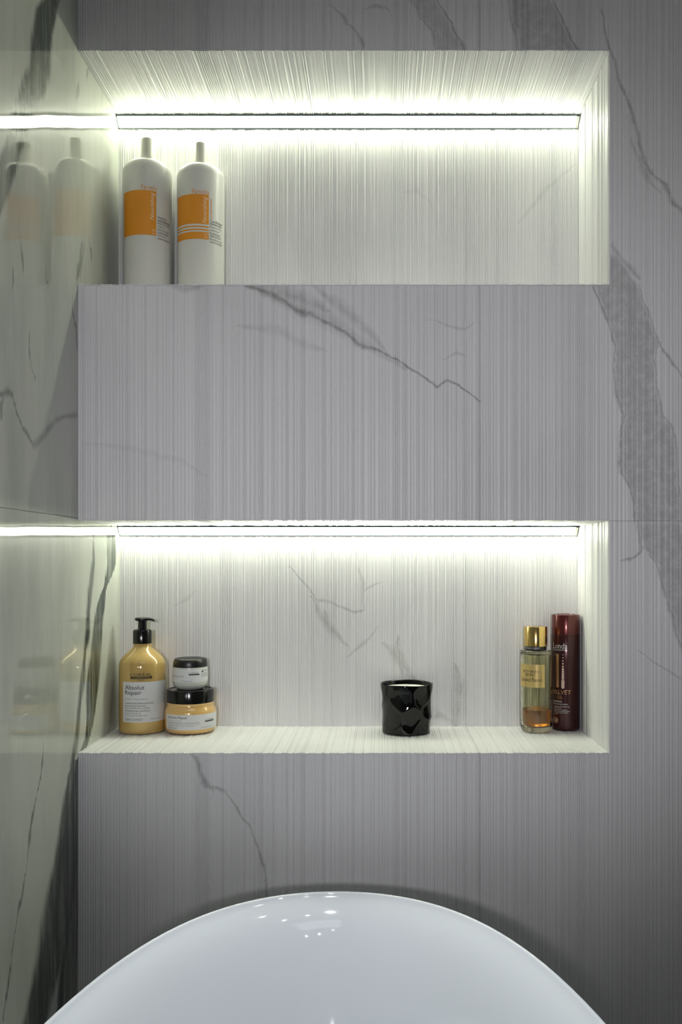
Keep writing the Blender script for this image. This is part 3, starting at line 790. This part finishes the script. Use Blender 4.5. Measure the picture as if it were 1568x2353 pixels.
# ------------------------------------------------------------------ black candle
def candle():
    dist = 1.569; x = (934.5-VX)*dist/F
    t = empty('candle', (x, dist-DC, ZL0), 'white candle in a crumpled glossy black tumbler on the lower shelf', 'candle')
    rnd = random.Random(21); H = .0822
    cells = []
    while len(cells) < 17:
        c = (rnd.uniform(0, 2*pi), rnd.uniform(.06, .80), rnd.uniform(.75, 1.15))
        if all(math.hypot(min(abs(c[0]-d[0]), 2*pi-abs(c[0]-d[0]))*.042, (c[1]-d[1])*H) > .019 for d in cells) or rnd.random() < .01: cells.append(c)
    seg, rows = 144, 64
    def base_r(s): return .0408 + .0033*s - .0004*sin(pi*s)
    def rr(a, s):
        R0 = base_r(s)
        ds = sorted((math.hypot(min(abs(a-c[0]), 2*pi-abs(a-c[0]))*.042, (s-c[1])*H)*c[2]) for c in cells)
        e = ds[1]-ds[0]
        dent = min(1.0, e/.011); dent = dent*dent*(3-2*dent)
        bowl = max(0, 1 - (ds[0]/.021)**2)
        fade = min(1, (1-s)/.16)
        fade2 = min(1, s/.05)
        rimw = .0006*cos(5*a+.6) + .0005*cos(3*a+2)
        return R0 + (.0005 - .0005*dent - .0017*bowl)*fade*(.4+.6*fade2) + rimw
    v, f = [], []
    for j in range(rows+1):
        s = j/rows
        for i in range(seg):
            a = 2*pi*i/seg; r = rr(a, s)
            if j == 0: r -= .0016
            z = s*H + (0 if j else 0)
            if j == 1: pass
            v.append((r*sin(a), -r*cos(a), z + (.0006*cos(4*a+1) if s == 1 else 0)))
    for j in range(rows):
        for i in range(seg):
            k = (i+1) % seg; f.append((j*seg+i, j*seg+k, (j+1)*seg+k, (j+1)*seg+i))
    def ringadd(fn, z):
        b = len(v)
        for i in range(seg):
            a = 2*pi*i/seg; r = fn(a); v.append((r*sin(a), -r*cos(a), z + (.0006*cos(4*a+1) if z > H-.003 else 0)))
        return b
    prev = rows*seg
    for fn, z in ((lambda a: rr(a,1)-.0007, H+.0006), (lambda a: rr(a,1)-.0018, H+.0004), (lambda a: rr(a,1)-.0026, H-.001), (lambda a: .0400, H-.012), (lambda a: .0385, H-.020)):
        b = ringadd(fn, z)
        for i in range(seg):
            k = (i+1) % seg; f.append((prev+i, prev+k, b+k, b+i))
        prev = b
    f.append(tuple(prev+i for i in range(seg))); f.append(tuple(reversed(range(seg))))
    link_mesh('tumbler', (v, f), M_CANDLE, t, smooth=70)
    zw = H - .0072
    link_mesh('wax', lathe([(0,H-.018),(.0393,H-.018),(.0396,zw),(.036,zw-.0005),(.004,zw-.0003),(.0015,zw+.0005),(0,zw+.0005)], 72), M_WAX, t)
    link_mesh('wick', lathe([(0,zw),(.0011,zw),(.0011,zw+.0050),(.0006,zw+.0058),(0,zw+.006)], 12), M_WICK, t)
candle()

# ------------------------------------------------------------------ body mist bottle
def mist_bottle():
    dist = 1.580; Xc = 1233.5; x = (Xc-VX)*dist/F; r = .0268
    t = empty('body_mist_bottle', (x, dist-DC, ZL0), 'clear glass bottle with gold cap, gold label and amber liquid, half empty', 'bottle')
    kz = dist/F
    zb = .1378
    outer = [(0,.0014),(r*.45,.0012),(r*.68,.0004),(r*.80,0),(r*.90,.0008),(r*.965,.003),(r*.99,.0065),(r,.011),(r,.05),(r,.09),(r,zb-.006),(r*.995,zb-.0025),(r*.97,zb-.0008),(r*.92,zb),(0,zb)]
    ri = r-.0024
    inner = [(0,.0085),(ri*.55,.0080),(ri*.85,.0086),(ri*.97,.0105),(ri,.014),(ri,.05),(ri,.09),(ri,zb-.010),(ri*.97,zb-.0075),(ri*.85,zb-.006),(0,zb-.006)]
    ov, of = lathe(outer, 96); iv, if_ = lathe(inner, 96)
    link_mesh('body', join((ov, of), (iv, [tuple(reversed(q)) for q in if_])), M_GLASS, t, smooth=45)
    lr = ri-.00012; lz = .0375
    link_mesh('liquid', lathe([(0,.0087),(lr*.55,.0082),(lr*.85,.0088),(lr*.97,.0107),(lr,.0141),(lr,lz),(0,lz)], 96), M_LIQ, t, smooth=45)
    # dip tube
    p0, p1 = Vector((.002, 0, zb-.0065)), Vector((-.0135, .001, .0125)); n = 14
    v, f = [], []
    for k in range(9):
        s = k/8; c = p0.lerp(p1, s) + Vector((.0035*sin(pi*s), 0, 0))
        v += [(c.x+.0012*cos(2*pi*i/n), c.y+.0012*sin(2*pi*i/n), c.z) for i in range(n)]
    for k in range(8):
        for i in range(n): j = (i+1) % n; f.append((k*n+j, k*n+i, (k+1)*n+i, (k+1)*n+j))
    f.append(tuple(range(n))); f.append(tuple(reversed(range(8*n, 9*n))))
    link_mesh('dip_tube', (v, f), M_TUBE, t)
    cr = .0197; xc = -.0016
    link_mesh('collar', lathe([(0,zb+.0002),(cr*.945,zb+.0002),(cr*.945,zb+.0064),(0,zb+.0064)], 72, xc), M_BLKM, t, smooth=40)
    c0, c1 = zb+.0066, zb+.0400
    link_mesh('cap', lathe([(0,c0),(cr,c0),(cr,c1-.0012),(cr-.0005,c1-.0003),(cr-.0016,c1),(0,c1)], 96, xc), M_GOLDM, t, smooth=40)
    P = Print(t, Xc, 36.3, dist, r, outer)
    P.patch('label', 0, 0, 1527.5, 1580.5, M_GLABEL, angs=(P.ang(1197.5)-.1, P.ang(1252)))
    P.text([("VICTORIA'S", 1203, 1239, 1541, 1546.5), ('SECRET', 1209, 1231, 1548.5, 1554), ('Coconut Passion', 1200, 1246, 1558, 1567, 'h', .35)], M_INK)
    P2 = Print(t, 1230.7, 25.5, dist, cr*.945, [(cr*.945,0),(cr*.945,.2)])
    P2.text([("VICTORIA'S SECRET", 1207, 1241, 1488, 1492)], M_SILVER, off=.0002)
    for c in t.children:
        if c.name.startswith('lettering'): last = c
    last.location.x = xc
    return t
mist_bottle()

# ------------------------------------------------------------------ maroon shampoo bottle
def maroon_bottle():
    dist = 1.5965; Xc = 1300.5; x = (Xc-VX)*dist/F; r = .0243
    t = empty('shampoo_bottle', (x, dist-DC, ZL0), 'tall dark maroon cylindrical bottle in the right corner of the lower niche', 'bottle')
    zc = .1630; zt = .1970
    prof = [(0,.001),(r*.85,.001),(r*.88,0),(r*.95,.0004),(r*.99,.002),(r,.005),(r,.06),(r,.12),(r,zc-.0006),(r*.985,zc),(0,zc)]
    link_mesh('body', lathe(prof, 96), M_MAROON, t, smooth=40)
    rc = r*.985
    link_mesh('cap', lathe([(0,zc+.0003),(rc,zc+.0003),(rc,zt-.0012),(rc-.0004,zt-.0004),(rc-.0014,zt),(rc*.72,zt),(rc*.70,zt-.0008),(0,zt-.0008)], 96), M_MARCAP, t, smooth=40)
    P = Print(t, Xc, 32.3, dist, r, prof)
    P.text([('Londa', 1273.5, 1304, 1478.5, 1491), ('PROFESSIONAL', 1273.5, 1304.5, 1492.5, 1495.8)], M_SILVER)
    bar = [(1280.2 + 2.7 + 2.7*cos(radians(a)), 1506 - 2.7*sin(radians(a))) for a in range(0, 181, 30)] + [(1280.2 + 2.7 + 2.7*cos(radians(a)), 1578.5 - 2.7*sin(radians(a))) for a in range(180, 361, 30)]
    P.shape([bar[::-1]], M_COPPER)
    beads = []
    for k, (yy, rd) in enumerate([(1505,1.0),(1512,1.3),(1519,1.6),(1525.5,1.9),(1532,2.2),(1538,2.5),(1543.5,2.7),(1549,2.9),(1554,3.0),(1559,3.1)]):
        beads.append(disc(1294.5, yy, rd, rd*1.15, 12))
    low = [(1294.5 + 3.4*cos(radians(a)), 1580 - 3.0*sin(radians(a))) for a in range(180, 361, 30)] + [(1297.9, 1563), (1291.1, 1563)]
    P.shape(beads + [low[::-1]], M_PINKW)
    P.text([('VELVET', 1273, 1312, 1586.5, 1596)], M_COPPER)
    P.text([('OIL', 1280.5, 1294.5, 1599, 1606.5)], M_COPPER2)
    P.text([('SHAMPOO', 1274, 1292, 1611, 1615), ('WITH ARGAN OIL & VITAMIN E', 1274, 1305, 1617.5, 1620.5), ('FOR INSTANT SMOOTHNESS AND', 1275, 1308.5, 1623.5, 1625.8),
            ('SHINE OF HAIR', 1276, 1290, 1627, 1629.2), ('SHAMPOING A L HUILE DE', 1275, 1304, 1630.6, 1632.8), ('ARGAN POUR DES CHEVEUX SOYEUX', 1275, 1310, 1634, 1636.3),
            ('ET BRILLANTS 250 ML', 1276, 1306, 1637.6, 1639.9), ('8.4 FL.OZ', 1275, 1283, 1641.2, 1643.4)], M_SILVER)
    ring = []
    for k in range(16):
        a0, a1 = 2*pi*k/16, 2*pi*(k+1)/16
        ring.append([(1279+5*cos(a0),1657-7*sin(a0)),(1279+5*cos(a1),1657-7*sin(a1)),(1279+3.9*cos(a1),1657-5.6*sin(a1)),(1279+3.9*cos(a0),1657-5.6*sin(a0))])
    ring.append(disc(1279.4, 1657, 2.2, 3.6, 12))
    P.shape(ring, M_PINKW)
maroon_bottle()
